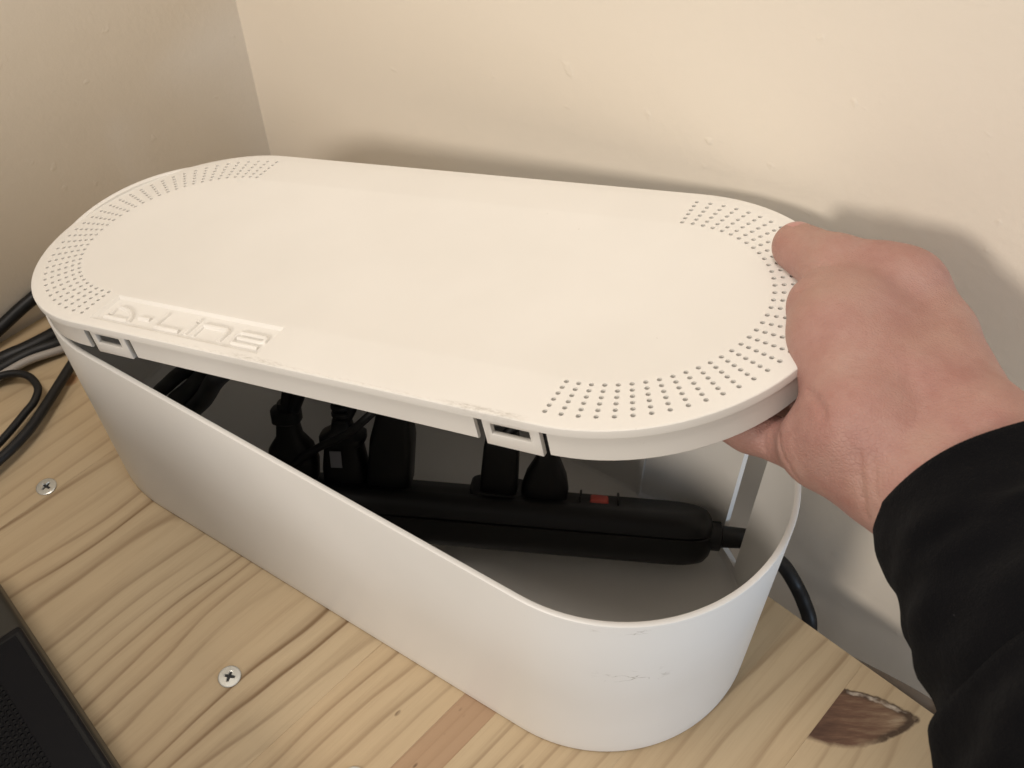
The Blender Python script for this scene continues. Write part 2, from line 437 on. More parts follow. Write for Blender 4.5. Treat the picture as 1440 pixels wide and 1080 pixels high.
# ------------------------------------------------------------------ desk of pine boards
DO = desk(0, 0, 0)
table = empty('desk', DO, (0, 0, DESK_ROT))
tag(table, 'pale pine desk top of glued boards with knots and screws', 'desk')
joints = [-0.300, -0.165, 0.052, 0.1042, 0.1232, 0.184, 0.2457, 0.309, 0.372, 0.436]
for i in range(len(joints) - 1):
    u0, u1 = joints[i], joints[i + 1]
    kw = dict(seed=i * 3.1 + 1.0, freq=70 + 30 * random.random(), amp=0.010 + 0.012 * random.random())
    kw['dark'] = 0.62 + 0.25 * random.random()
    uc = (u0 + u1) / 2
    L = lambda u, v: (u - uc, v + 0.30)
    if i == 6:
        kw['knots'] = [(*L(0.2525, -0.0330), 0.0400, 0.0165, math.radians(41), 'bark')]; kw['dark'] = 0.45; kw['freq'] = 60
    if i == 0:
        kw['knots'] = [(*L(-0.2365, -0.174), 0.0065, 0.0055, 0.3, 'small')]; kw['dark'] = 0.5
    if i == 1:
        kw.update(freq=76, amp=0.022, dark=1.0, knots=[(*L(0.062, -0.120), 0.030, 0.060, 0.1, 'bend')])
    if i == 4 - 1:
        kw.update(early=(0.375, 0.245, 0.15), late=(0.26, 0.15, 0.08), pores=0.85, freq=170, amp=0.006, dark=0.5)
    if i in (2, 4):
        kw.update(pores=0.8, freq=95, dark=0.75)
    if i == 5: kw['dark'] = 0.6
    m = mat_wood('pine', **kw)
    g = 0.00002
    dz = -0.00005 * (i % 2)
    bm = bmesh.new()
    b = MB(); b.box((u0 - uc + g, -0.30, -0.027), (u1 - uc - g, 0.30, dz))
    me = bpy.data.meshes.new('t'); me.from_pydata(b.v, [], b.f); bm.from_mesh(me); bpy.data.meshes.remove(me)
    ed = [e for e in bm.edges if all(abs(v.co.z - dz) < 1e-6 for v in e.verts)]
    bmesh.ops.bevel(bm, geom=ed, offset=0.00008, segments=1, profile=0.5, affect='EDGES')
    o = bm_obj('board', bm, m, table, 30)
    o.location = (uc, -0.30, 0)

# screws in the desk top
def screw_mesh():
    R = 6.0; n = 40
    a = 0.95; b = 3.3
    cross = np.array([(a, a), (b, a * .75), (b, -a * .75), (a, -a), (a * .75, -b), (-a * .75, -b), (-a, -a), (-b, -a * .75), (-b, a * .75), (-a, a), (-a * .75, b), (a * .75, b)])
    global CROSS
    CROSS = cross
    out = circle(0, 0, R - .5, n)
    ov, of = plate_from_2d([], [cross], out, 0, 0)
    v = [(x, y, 0.25 - 0.25 * (x * x + y * y) / R ** 2) for x, y in ov]; f = [tuple(t) for t in of]
    def rim(loop, zf, lo):
        n0 = len(v)
        for p in loop: v.append((p[0], p[1], zf(p)))
        for p in loop: v.append((*(np.array(p) * lo[0]), lo[1]))
        m = len(loop)
        for k in range(m): f.append((n0 + k, n0 + (k + 1) % m, n0 + m + (k + 1) % m, n0 + m + k))
        return n0 + m
    zf = lambda p: 0.25 - 0.25 * (p[0] ** 2 + p[1] ** 2) / R ** 2
    rim(out, zf, (R / (R - .5), -0.2))
    n1 = rim(cross, zf, (0.6, -0.75)); f.append(tuple(n1 + k for k in range(len(cross))))
    n2 = len(v); co = circle(0, 0, R, n)
    for p in co: v.append((p[0], p[1], -0.2))
    for p in co: v.append((p[0] * .6, p[1] * .6, -2.5))
    for k in range(n): f.append((n2 + k, n2 + (k + 1) % n, n2 + n + (k + 1) % n, n2 + n + k))
    return np.array(v) * mm, f
SV, SF = screw_mesh()
for (x, y, rz) in ((-0.0172, -0.1373, 0.55), (-0.193, -0.1058, 0.2), (0.0703, -0.1446, 0.9)):
    o = mesh_obj('screw', SV, SF, STEEL, table, 30)
    P = np.array([x, y, 0]) - DO
    o.location = (float(P @ U), float(P @ V), 0.0009); o.rotation_euler = (0.02, -0.01, rz)
    # black sheet: the shade inside the driver recess, put into its colour
    cup = mesh_obj('recess', [(p[0] * mm, p[1] * mm, -0.35 * mm) for p in CROSS * 0.86], [tuple(range(12))], RECESS_SHADE, o)

# ------------------------------------------------------------------ the box (stadium plan)
D = 125.55; R = 81.95; H = 134.15; TH = 2.95; TAPER = 2.2
SA, SB = 47.0, 59.5                        # cable slot, degrees on the end arc
def stations(extra_front=(), extra_back=(), arc_r=(), arc_l=(), na=36, ns=14):
    s = []
    for x in sorted(set(list(np.linspace(-D, D, ns)) + list(extra_front))): s.append(('f', x))
    for a in sorted(set(list(np.linspace(-90, 90, na + 1)[1:-1]) + list(arc_r))): s.append(('r', a))
    for x in sorted(set(list(np.linspace(-D, D, ns)) + list(extra_back)), reverse=True): s.append(('b', x))
    for a in sorted(set(list(np.linspace(90, 270, na + 1)[1:-1]) + list(arc_l))): s.append(('l', a))
    return s
def at_r(st, r):
    k, q = st
    if k == 'f': return (q, -r)
    if k == 'b': return (q, r)
    a = math.radians(q)
    return ((D if k == 'r' else -D) + r * math.cos(a), r * math.sin(a))
def build_box_shell():
    st = stations(arc_r=(SA, SB), arc_l=(180 - SB, 180 - SA), na=60)
    zs = 9.0
    ro = lambda z: R - TAPER * (1 - z / H)
    prof = [(ro(0) - 2.6, 0.0), (ro(0) - 1.0, 0.45), (ro(0) - .2, 1.4), (ro(2.6), 2.6), (ro(zs), zs), (ro(60), 60.), (ro(H), H - 0.7), (R - .25, H - .2), (R - .7, H),
            (R - TH + .7, H), (R - TH + .2, H - .25), (R - TH, H - .8), (ro(60) - TH, 60.), (ro(zs) - TH, zs), (ro(4) - TH, 4.6), (ro(4) - TH - 1.2, 3.0), (ro(4) - TH - 3, 2.5)]
    P = len(prof); n = len(st); v = []; f = []
    for s in st:
        for r, z in prof: v.append((*at_r(s, r), z))
    def inslot(a, b):
        for k, lo, hi in (('r', SA, SB), ('l', 180 - SB, 180 - SA)):
            if a[0] == k == b[0] and lo - 1e-6 <= min(a[1], b[1]) and max(a[1], b[1]) <= hi + 1e-6: return True
        return False
    i_o, i_i = 4, 13                        # profile indices at the slot's floor
    for i in range(n):
        j = (i + 1) % n; cut = inslot(st[i], st[j])
        for k in range(P - 1):
            if cut and i_o <= k < i_i: continue
            f.append((i * P + k, j * P + k, j * P + k + 1, i * P + k + 1))
        if cut: f.append((i * P + i_o, j * P + i_o, j * P + i_i, i * P + i_i))
    for i, s in enumerate(st):
        if (s[0] == 'r' and (abs(s[1] - SA) < 1e-6 or abs(s[1] - SB) < 1e-6)) or (s[0] == 'l' and (abs(s[1] - 180 + SA) < 1e-6 or abs(s[1] - 180 + SB) < 1e-6)):
            f.append(tuple(i * P + k for k in range(i_o, i_i + 1)))
    f.append(tuple(i * P + P - 1 for i in range(n)))
    f.append(tuple(i * P for i in range(n))[::-1])
    return np.array(v) * mm, f
box = empty('cable_box', (0, 0, 0))
tag(box, 'open white plastic cable box standing on the pine desk by the wall', 'box')
v, f = build_box_shell()
mesh_obj('tub', v, f, BOXMAT, box, 35)
rb = MB()
for x in (109.0, -40.0):
    rb.box(((x - 1.0) * mm, (R - TH - TAPER - 1.8) * mm, 3 * mm), ((x + 1.0) * mm, (R - TH - .4) * mm, (H - 24) * mm))
    rb.build('rib', BOXMAT, box, None); rb = MB()

# ------------------------------------------------------------------ the lid
RR = np.array([[0.966213, -0.069966, -0.248067], [0.088184, 0.994104, 0.063091], [0.24219, -0.082834, 0.966686]])
TR = np.array([-0.00658, 0.010584, 0.183295])
LM = Matrix([list(RR[i]) + [TR[i]] for i in range(3)] + [[0, 0, 0, 1]])
def lidw(x, y, z): return RR @ (np.array([x, y, z]) * mm) + TR
lid = empty('box_lid')
lid.matrix_world = LM
tag(lid, 'white perforated lid with raised lettering, lifted off the cable box by a hand', 'lid')
def stad_loop(r, na=48):
    a = np.linspace(-90, 90, na + 1)
    pr = [(D + r * math.cos(math.radians(q)), r * math.sin(math.radians(q))) for q in a]
    return np.array(pr + [(-x, -y) for x, y in pr])
def build_lid_panel():
    bev = 0.8; tz = -2.7
    outer = stad_loop(R - bev)
    holes = []
    for side in (1, -1):
        for k in range(37):
            th = math.radians(-90 + 5 * k)
            for j in range(6):
                r = 56.994 + (74.454 - 56.994) * j / 5
                c, s = math.cos(th), math.sin(th)
                holes.append(circle(side * (D + r * c), r * s, 1.02, 12, th))
    rec = np.array([(-117.6, -76.85), (-11.9, -76.85), (-11.9, -57.75), (-117.6, -57.75)])
    d1, d2 = stad_loop(54.2, 40), stad_loop(52.4, 40)
    ov, of = plate_from_2d([d1, d2], holes + [rec], outer, 0, 0)
    key = {}
    def inside(p, r):
        x, y = abs(p[0]), p[1]
        return (abs(y) < r - .01) if x <= D else (math.hypot(x - D, y) < r - .01)
    DIP = -0.28
    v = []; f = []
    for p in ov: v.append((p[0], p[1], DIP if inside(p, 52.8) else 0.0))
    f += [tuple(t) for t in of]
    nb = len(v)
    # bottom face: outline + holes only
    ov2, of2 = plate_from_2d([], holes + [rec], outer, 0, 0)
    for p in ov2: v.append((p[0], p[1], tz))
    f += [tuple(nb + i for i in t[::-1]) for t in of2]
    def wall(lo, zs):
        n0 = len(v); m = len(lo[0])
        for L, z in zip(lo, zs):
            for p in L: v.append((p[0], p[1], z))
        for k in range(len(lo) - 1):
            for i in range(m):
                j = (i + 1) % m; f.append((n0 + k*m + i, n0 + k*m + j, n0 + (k+1)*m + j, n0 + (k+1)*m + i))
        return n0 + (len(lo) - 1) * m, m
    for h in holes: wall([h, h], [0, tz])
    wall([outer, stad_loop(R - .45), stad_loop(R - .12), stad_loop(R), stad_loop(R), stad_loop(R - .3), stad_loop(R - bev), stad_loop(R - bev)],
         [0, -.07, -.35, -.8, -3.6, -3.9, -3.9, tz])
    # logo recess: sloping sides down to a floor
    c = rec.mean(0); hw = (rec.max(0) - rec.min(0)) / 2
    def rin(k):                            # the front slope is the gentlest
        return np.array([(c[0] + np.sign(p[0] - c[0]) * (hw[0] - k * 1.2), c[1] + (hw[1] - k) if p[1] > c[1] else c[1] - (hw[1] - k * 1.7)) for p in rec])
    n0, m = wall([rec, rin(.12), rin(1.25), rin(1.35)], [0, -.12, -1.45, -1.48])
    f.append(tuple(n0 + i for i in range(4)))
    return np.array(v) * mm, f
v, f = build_lid_panel()
me = bpy.data.meshes.new('top_panel'); me.from_pydata([tuple(p) for p in v], [], f)
bm = bmesh.new(); bm.from_mesh(me); bmesh.ops.remove_doubles(bm, verts=bm.verts[:], dist=2e-6); bmesh.ops.recalc_face_normals(bm, faces=bm.faces[:]); bm.to_mesh(me); bm.free()
me.materials.append(LIDMAT)
for p in me.polygons: p.use_smooth = True
me.set_sharp_from_angle(angle=math.radians(28))
o = bpy.data.objects.new('top_panel', me); COL.objects.link(o); o.parent = lid

def strip_solid(name, st, ro, ri, zt, zb, mat, parent):
    v = []; f = []; n = len(st); prof = [(ro, zt), (ro, zb + .5), (ro - .4, zb), (ri + .4, zb), (ri, zb + .5), (ri, zt)]; P = len(prof)
    for s in st:
        for r, z in prof: v.append((*at_r(s, r), z))
    for i in range(n - 1):
        for k in range(P): f.append((i*P + k, (i+1)*P + k, (i+1)*P + (k+1) % P, i*P + (k+1) % P))
    f.append(tuple(range(P))); f.append(tuple((n-1)*P + k for k in range(P))[::-1])
    return mesh_obj(name, np.array(v) * mm, f, mat, parent, 35)
SL = [(-122.0, -117.6), (-93.6, -90.0), (97.0, 100.7), (125.2, None)]
full = stations(extra_front=[x for s in SL for x in s if x], extra_back=[-122.0, -93.6, -117.6, -90, 97.0, 100.7, 121.2], arc_r=(-88.2,), na=48)
def seg(a, b):
    ia = next(i for i, s in enumerate(full) if s[0] == a[0] and abs(s[1] - a[1]) < 1e-6)
    ib = next(i for i, s in enumerate(full) if s[0] == b[0] and abs(s[1] - b[1]) < 1e-6)
    return full[ia:ib + 1] if ia <= ib else full[ia:] + full[:ib + 1]
RO, RI = R - 1.7, R - 3.4
for a, b in ((('f', -90.0), ('f', 97.0)), (('r', -88.2), ('b', 121.2)), (('b', 97.0), ('b', -90.0)), (('b', -122.0), ('f', -122.0))):
    strip_solid('skirt', seg(a, b), RO, RI, -3.6, -16.0, LIDMAT, lid)
def clip(x0, x1, sgn):
    out = np.array([(x0, -17.2), (x1, -17.2), (x1, -3.6), (x0, -3.6)])
    w0, w1 = x0 + 3.4, x1 - 4.3
    win = np.array([(w0, -11.6), (w1, -11.6), (w1, -6.3), (w0, -6.3)])
    ov, of = plate_from_2d([], [win], out, 0, 0)
    v = []; f = []; n = len(ov)
    for y in (RO + .25, RI - .3):
        for p in ov: v.append((p[0], sgn * y, p[1]))
    f += [tuple(t) for t in of] + [tuple(n + i for i in t[::-1]) for t in of]
    for loop in (out, win):
        n0 = len(v); m = len(loop)
        for y in (RO + .25, RI - .3):
            for p in loop: v.append((p[0], sgn * y, p[1]))
        for i in range(m): f.append((n0 + i, n0 + (i+1) % m, n0 + m + (i+1) % m, n0 + m + i))
    bm = bmesh.new(); me = bpy.data.meshes.new('t'); me.from_pydata([tuple(np.array(p) * mm) for p in v], [], f); bm.from_mesh(me); bpy.data.meshes.remove(me)
    bmesh.ops.remove_doubles(bm, verts=bm.verts[:], dist=1e-6)
    bmesh.ops.recalc_face_normals(bm, faces=bm.faces[:])
    bmesh.ops.dissolve_limit(bm, angle_limit=0.02, verts=bm.verts[:], edges=bm.edges[:])
    ed = [e for e in bm.edges if e.is_manifold and e.calc_face_angle(0) > 1]
    bmesh.ops.bevel(bm, geom=ed, offset=0.25 * mm, segments=2, profile=0.5, affect='EDGES')
    return bm_obj('clip', bm, LIDMAT, lid, 35)
clip(-117.6, -93.6, -1); clip(100.7, 125.2, -1); clip(-117.6, -93.6, 1); clip(100.7, 121.2, 1)

# raised lettering
def stroke(mb, pts, w=2.3, h=1.3, zb=-1.50):
    """ridge with chamfered sides along a polyline (mm, lid plane)"""
    P = np.array(pts, float); n = len(P)
    T = np.gradient(P, axis=0); T /= np.linalg.norm(T, axis=1)[:, None]
    N = np.stack([-T[:, 1], T[:, 0]], 1)
    prof = [(-w/2, zb), (-w * .42, zb + h * .5), (-w * .27, zb + h * .88), (-w * .1, zb + h), (w * .1, zb + h), (w * .27, zb + h * .88), (w * .42, zb + h * .5), (w/2, zb)]
    v = []; f = []; m = len(prof)
    for i in range(n):
        k = 1.0
        if 0 < i < n - 1:
            c = abs((P[i] - P[i-1]) @ (P[i+1] - P[i]) / (np.linalg.norm(P[i] - P[i-1]) * np.linalg.norm(P[i+1] - P[i])))
            k = 1 / max(.6, math.sqrt((1 + c) / 2))
        for o_, z in prof: v.append((P[i][0] + N[i][0] * o_ * k, P[i][1] + N[i][1] * o_ * k, z))
    for i in range(n - 1):
        for k in range(m - 1): f.append((i*m + k, (i+1)*m + k, (i+1)*m + k + 1, i*m + k + 1))
    f.append(tuple(range(m))); f.append(tuple((n-1)*m + k for k in range(m))[::-1])
    mb.add(np.array(v) * mm, f)
def arc(cx, cy, rx, ry, a0, a1, n=10):
    return [(cx + rx * math.cos(math.radians(a)), cy + ry * math.sin(math.radians(a))) for a in np.linspace(a0, a1, n)]
letters = [
    [[(-112.0, -72.5), (-96.6, -72.5)], [(-109.6, -64.9), (-105.6, -65.0), (-101.8, -66.0), (-98.6, -67.9), (-96.4, -70.4), (-95.4, -73.6)], [(-110.6, -71.0), (-110.6, -68.4)]],
    [[(-92.2, -69.0), (-84.8, -69.0)]],
    [[(-79.2, -62.8), (-79.2, -71.2), (-77.8, -72.6), (-62.8, -72.6)]],
    [[(-58.6, -73.4), (-58.6, -65.9)], [(-58.6, -64.6), (-58.6, -62.8)]],
    [[(-53.6, -73.4), (-53.6, -65.2), (-39.6, -65.2), (-38.0, -66.6), (-38.0, -73.4)]],
    [[(-30.2, -72.6), (-15.2, -72.6)], [(-30.8, -72.2), (-31.6, -70.4), (-31.6, -67.2), (-30.4, -65.4), (-16.4, -65.4), (-15.4, -66.4), (-15.4, -68.2), (-16.4, -68.9), (-30.0, -68.9)]],
]
for L in letters:
    b = MB()
    for s in L: stroke(b, s, 2.7 if L is not letters[5] else 2.3)
    b.build('letter', LIDMAT, lid, 40)

# ------------------------------------------------------------------ power strip in the box
AX = np.array([0.895, 0.446, 0.0]); AX /= np.linalg.norm(AX)
BK = np.array([-AX[1], AX[0], 0.0])
tl = math.radians(42)
SN = math.cos(tl) * np.array([0, 0, 1.0]) + math.sin(tl) * BK      # socket side faces up and back
QN = np.cross(SN, AX)                                              # long side towards the viewer
SW, ST, SLN = 38.0, 29.0, 238.0
SCN = np.array([0.0557, 0.0031, 0.0284])
SM = Matrix([[AX[i], QN[i], SN[i], SCN[i]] for i in range(3)] + [[0, 0, 0, 1]])
strip = empty('power_strip'); strip.matrix_world = SM
tag(strip, 'black power strip lying tilted inside the white box with red switch', 'power strip')
def shell(name, z0, z1):
    n = 40; lp = []
    hl, hw, r = SLN / 2, SW / 2, 18.6
    for cx, cy, a0 in ((hl - r, hw - r, 0), (-hl + r, hw - r, 90), (-hl + r, -hw + r, 180), (hl - r, -hw + r, 270)):
        lp += [(cx + r * math.cos(math.radians(a0 + k * 9)), cy + r * math.sin(math.radians(a0 + k * 9))) for k in range(11)]
    lp = np.array(lp); v = []; f = []; m = len(lp)
    def ring(ins, z):
        s = np.array([(hl - ins) / hl, (hw - ins) / hw]); v.extend([(x * s[0], y * s[1], z) for x, y in lp])
    up = z1 > z0
    d = 1 if up else -1
    for ins, z in ((.5, z0), (0, z0 + d * .5), (0.2, z1 - d * 8), (1.2, z1 - d * 4.5), (3.4, z1 - d * 1.5), (6.5, z1)): ring(ins, z)
    k = len(v) // m
    for a in range(k - 1):
        for i in range(m): f.append((a*m + i, a*m + (i+1) % m, (a+1)*m + (i+1) % m, (a+1)*m + i))
    f.append(tuple(range(m))); f.append(tuple((k-1)*m + i for i in range(m)))
    return mesh_obj(name, np.array(v) * mm, f, BLACK, strip, 40)
shell('upper_shell', 1.3, ST / 2); shell('lower_shell', 0.9, -ST / 2)
def sbox(name, lo, hi, r, mat, parent=strip):
    return rounded_box(name, np.array(lo) * mm, np.array(hi) * mm, r * mm, 2, mat, parent)
sbox('switch', (52, -7, 12.5), (62, 7, 15.9), 1.2, RED)
sbox('switch_guard', (46.2, -9, 13.5), (47.4, 9, 17.5), .4, BLACK); sbox('switch_guard', (66.6, -9, 13.5), (67.8, 9, 17.5), .4, BLACK)
sr = sweep(np.array([(SLN/2 - 3, 0, 0), (SLN/2 + 4, 0, 0), (SLN/2 + 5, 0, 0), (SLN/2 + 24, 0, 0)]) * mm, np.array([8.0, 8.0, 6.0, 5.2]) * mm, 18)
mesh_obj('strain_relief', sr[0], sr[1], CORD, strip, 40)
def sw(t, q=0, s=ST / 2): return SCN + (AX * t + QN * q + SN * s) * mm
cs = SCN + AX * (SLN / 2 + 20) * mm
cordpts = [cs, cs + AX * .006, (0.1905, 0.0725, 0.012), (0.1985, 0.0835, -0.008), (0.2075, 0.0855, -0.022), (0.2165, 0.081, -0.029), (0.2245, 0.0755, -0.038), (0.2275, 0.0735, -0.06), (0.2275, 0.074, -0.12), (0.222, 0.079, -0.5)]
inv = SM.inverted()
tube('cord', [tuple(inv @ Vector(p)) for p in cordpts], 4.3 * mm, CORD, strip, 10)

# ------------------------------------------------------------------ plugs and cords in the box
def frame(base, axis, side):
    z = np.array(axis, float); z /= np.linalg.norm(z)
    x = np.array(side, float); x -= z * (x @ z); x /= np.linalg.norm(x); y = np.cross(z, x)
    return Matrix([[x[i], y[i], z[i], base[i]] for i in range(3)] + [[0, 0, 0, 1]])
def loft(name, secs, mat, parent, power=4.0, n=24, smooth=40):
    """secs: (z, half x, half y) superellipse sections, mm"""
    v = []; f = []
    for z, a, b in secs:
        for k in range(n):
            t = 2 * math.pi * k / n; c, s = math.cos(t), math.sin(t)
            v.append((a * math.copysign(abs(c) ** (2 / power), c), b * math.copysign(abs(s) ** (2 / power), s), z))
    for i in range(len(secs) - 1):
        for k in range(n): f.append((i*n + k, i*n + (k+1) % n, (i+1)*n + (k+1) % n, (i+1)*n + k))
    f.append(tuple(range(n))[::-1]); f.append(tuple((len(secs)-1)*n + k for k in range(n)))
    return mesh_obj(name, np.array(v) * mm, f, mat, parent, smooth)
def plug(name, label, base, axis, secs, power, cord_world, cord_r, ribs=None, flange=None, ball=None):
    Mx = frame(base, axis, AX); e = empty(name); e.matrix_world = Mx
    tag(e, label, 'plug', 'black plugs inside the box')
    loft('body', secs, BLACK, e, power)
    if flange: loft('flange', flange, BLACK, e, 5)
    if ribs:
        z, a, n = ribs
        for k in range(n): loft('rib', [(z + k*4.2, a, a), (z + k*4.2 + .6, a + .6, a + .6), (z + k*4.2 + 2.2, a + .6, a + .6), (z + k*4.2 + 2.8, a, a)], CORD, e, 2, 18)
    I = Mx.inverted()
    tube('cord', [(0, 0, (secs[-1][0] - 4) * mm)] + [tuple(I @ Vector(p)) for p in cord_world], cord_r * mm, CORD, e, 8)
    return e
UPV = SN * 0.75 + np.array([0, 0, .65])
plug('plug', 'blocky flat plug with base flange, right of the tall adapter in the box', sw(2), UPV + AX * .05,
     [(0, 10, 8), (2, 10.3, 8.3), (30, 9.4, 7.6), (36, 8.6, 6.6), (38, 7, 5)], 6,
     [(0.066, 0.060, 0.095), (0.055, 0.066, 0.108), (0.010, 0.070, 0.112), (-0.05, 0.066, 0.092), (-0.12, 0.05, 0.04)], 3.2,
     flange=[(-1, 15, 10), (0, 15.5, 10.5), (3.2, 15.5, 10.5), (4.2, 14.5, 9.5)])
plug('plug', 'bottle shaped plug, rightmost of those in the strip', sw(27), UPV + AX * .06,
     [(-1, 12.5, 9), (6, 12.8, 9), (14, 11, 8), (24, 6.5, 6), (34, 4.6, 4.6), (40, 4.0, 4.0), (46, 3.6, 3.6)], 3,
     [(0.092, 0.064, 0.105), (0.08, 0.070, 0.122), (0.03, 0.074, 0.118), (-0.05, 0.070, 0.10), (-0.13, 0.05, 0.05)], 3.0)
plug('power_adapter', 'tall boxy power adapter plugged into the middle of the strip', sw(-58), UPV + AX * .10,
     [(0, 11, 10.5), (3, 12, 11), (30, 11.5, 10.5), (42, 9.5, 9), (62, 8, 7.5), (64, 7, 6)], 6,
     [(0.012, 0.042, 0.105), (0.010, 0.055, 0.112), (-0.03, 0.06, 0.10), (-0.09, 0.05, 0.06)], 3.0)
e = plug('plug', 'plug with ribbed neck and small white label', sw(-82), UPV - AX * .06,
     [(0, 12, 10), (10, 12, 10.5), (24, 10, 9), (26, 12.5, 9.5), (29, 12.5, 9.5), (33, 6, 6), (38, 5, 5)], 3.4,
     [(-0.022, 0.012, 0.105), (-0.030, 0.030, 0.115), (-0.07, 0.05, 0.095), (-0.12, 0.045, 0.04)], 3.4, ribs=(36, 4.6, 4))
b = MB(); b.box((-5.2 * mm, -10.9 * mm, 14 * mm), (1.0 * mm, -10.45 * mm, 24 * mm)); b.build('sticker', PAPER, e)
e = plug('plug', 'leftmost plug of the strip with two cords tied at its neck', sw(-111), UPV - AX * .10,
     [(0, 13, 9), (10, 14, 10), (19, 12, 9), (26, 7, 6.5), (34, 6, 5.5), (35, 8, 7), (42, 8, 7), (43, 4.5, 4.5), (46, 4, 4)], 3,
     [(-0.050, -0.018, 0.110), (-0.042, 0.000, 0.126), (-0.06, 0.03, 0.12), (-0.125, 0.03, 0.05)], 3.4)

I = frame(sw(-111), UPV - AX * .10, AX).inverted()
tube('cord', [(0.002, 0.0, 0.036)] + [tuple(I @ Vector(p)) for p in [(-0.040, -0.016, 0.112), (-0.026, 0.0, 0.128), (-0.02, 0.03, 0.13), (-0.06, 0.055, 0.06)]], 3.2 * mm, CORD, e, 8)
def cable(name, label, pts, r, mat, group=None, n=10):
    P = np.array(pts, float); o = np.array(P[0])
    t = tube(name, P - o, r * mm, mat, None, n)
    t.location = Vector(o)
    return tag(t, label, 'cable', group)
# coiled lead lying behind the plugs at the box's left end
def at(px, py, depth):                     # a point by bearing and depth from where the photographer stands
    d = np.array([(px - 720) / 1467.26, (py - 540) / 1467.26, 1.0]); return CAM + (RB.T @ d) * depth
bun = [('thick black lead curving down inside the box, outermost of three', [(-0.165, -0.040, 0.010), (-0.150, -0.042, 0.045), (-0.129, -0.043, 0.072), (-0.108, -0.043, 0.096), (-0.080, -0.030, 0.122), (-0.03, 0.0, 0.14)], 4.2),
       ('black lead curving down inside the box, middle of three', [(-0.150, -0.045, 0.008), (-0.133, -0.045, 0.050), (-0.104, -0.045, 0.086), (-0.080, -0.042, 0.116), (-0.055, -0.02, 0.135), (-0.02, 0.01, 0.142)], 5.4),
       ('black lead curving down inside the box, nearest the plugs', [(-0.130, -0.050, 0.008), (-0.1136, -0.050, 0.057), (-0.090, -0.049, 0.091), (-0.069, -0.046, 0.122), (-0.045, -0.02, 0.138), (-0.01, 0.01, 0.146)], 5.0)]
for lb, p, r in bun: cable('cable', lb, p, r, CORD, 'leads inside the box')
cable('cable', 'thin black cord crossing in front of the adapter in the box', [(-0.062, -0.050, 0.030), (-0.035, -0.035, 0.066), (-0.012, -0.022, 0.088), (0.004, 0.0, 0.112), (0.01, 0.03, 0.125)], 2.2, CORD, 'leads inside the box')

# ------------------------------------------------------------------ cables on the desk
cable('cable', 'thick black cable running along the foot of the left wall', [desk(-0.298, -0.42, 0.006), desk(-0.298, -0.26, 0.006), desk(-0.298, -0.2075, 0.0068), desk(-0.298, -0.184, 0.0125), desk(-0.298, -0.159, 0.0194), desk(-0.297, -0.13, 0.024), desk(-0.28, -0.06, 0.03), desk(-0.25, 0.012, 0.03)], 4.5, CORD)
cable('cable', 'black cable beside the wall, upper of the pair leaving the box end', [at(-60, 545, .665), at(0, 508, .683), at(40, 490, .69), at(78, 470, .70), at(110, 450, .72)], 5.4, CORD, 'black pair of cables at the box end')
cable('cable', 'black cable beside the wall, lower of the pair leaving the box end', [at(-60, 560, .66), at(0, 520, .677), at(45, 496, .687), at(85, 482, .695), at(120, 465, .71)], 4.6, CORD, 'black pair of cables at the box end')
cable('cable', 'pale grey cable lying next to the black pair', [at(-60, 562, .657), at(0, 529, .672), at(40, 507, .681), at(85, 492, .69), at(120, 480, .70)], 2.7, GREYCORD)
cable('cable', 'thin black cable making a tight loop on the desk', [at(-70, 560, .66), at(-20, 537, .668), at(12, 526, .671), at(38, 528, .67), at(53, 544, .664), at(49, 563, .657), at(36, 580, .651), at(0, 622, .636), at(-60, 680, .615)], 2.5, CORD)
cable('cable', 'black cable slanting across the desk from the box corner', [at(135, 455, .70), at(115, 490, .688), at(98, 517, .677), at(52, 589, .648), at(25, 622, .636), at(-5, 650, .626), at(-70, 705, .607)], 3.2, CORD)
cable('cable', 'grey cable sagging in the gap behind the desk', [desk(0.14, 0.024, -0.055), desk(0.2138, 0.022, -0.050), desk(0.238, 0.021, -0.043), desk(0.262, 0.020, -0.034), desk(0.282, 0.020, -0.030), desk(0.300, 0.020, -0.032), desk(0.36, 0.02, -0.08)], 4.0, mat_plain('taupe_rubber', (0.20, 0.165, 0.135), 0.5))
cable('cable', 'thin black cord hanging over the desk beside the sleeve', [at(1345, 985, .43), at(1333, 1020, .435), at(1326, 1060, .44), at(1322, 1110, .445), at(1322, 1160, .45)], 1.7, CORD)

# ------------------------------------------------------------------ black perforated device, front left
A0 = np.array([-0.1158, -0.1775]); B0 = np.array([-0.0049, -0.2079])
dx = (B0 - A0) / np.linalg.norm(B0 - A0); dy = np.array([dx[1], -dx[0]])      # dy: away from the box
dev = empty('media_device', (A0[0], A0[1], 0), (0, 0, math.atan2(dx[1], dx[0])))
tag(dev, 'black perforated metal device on the desk at the lower left', 'device')
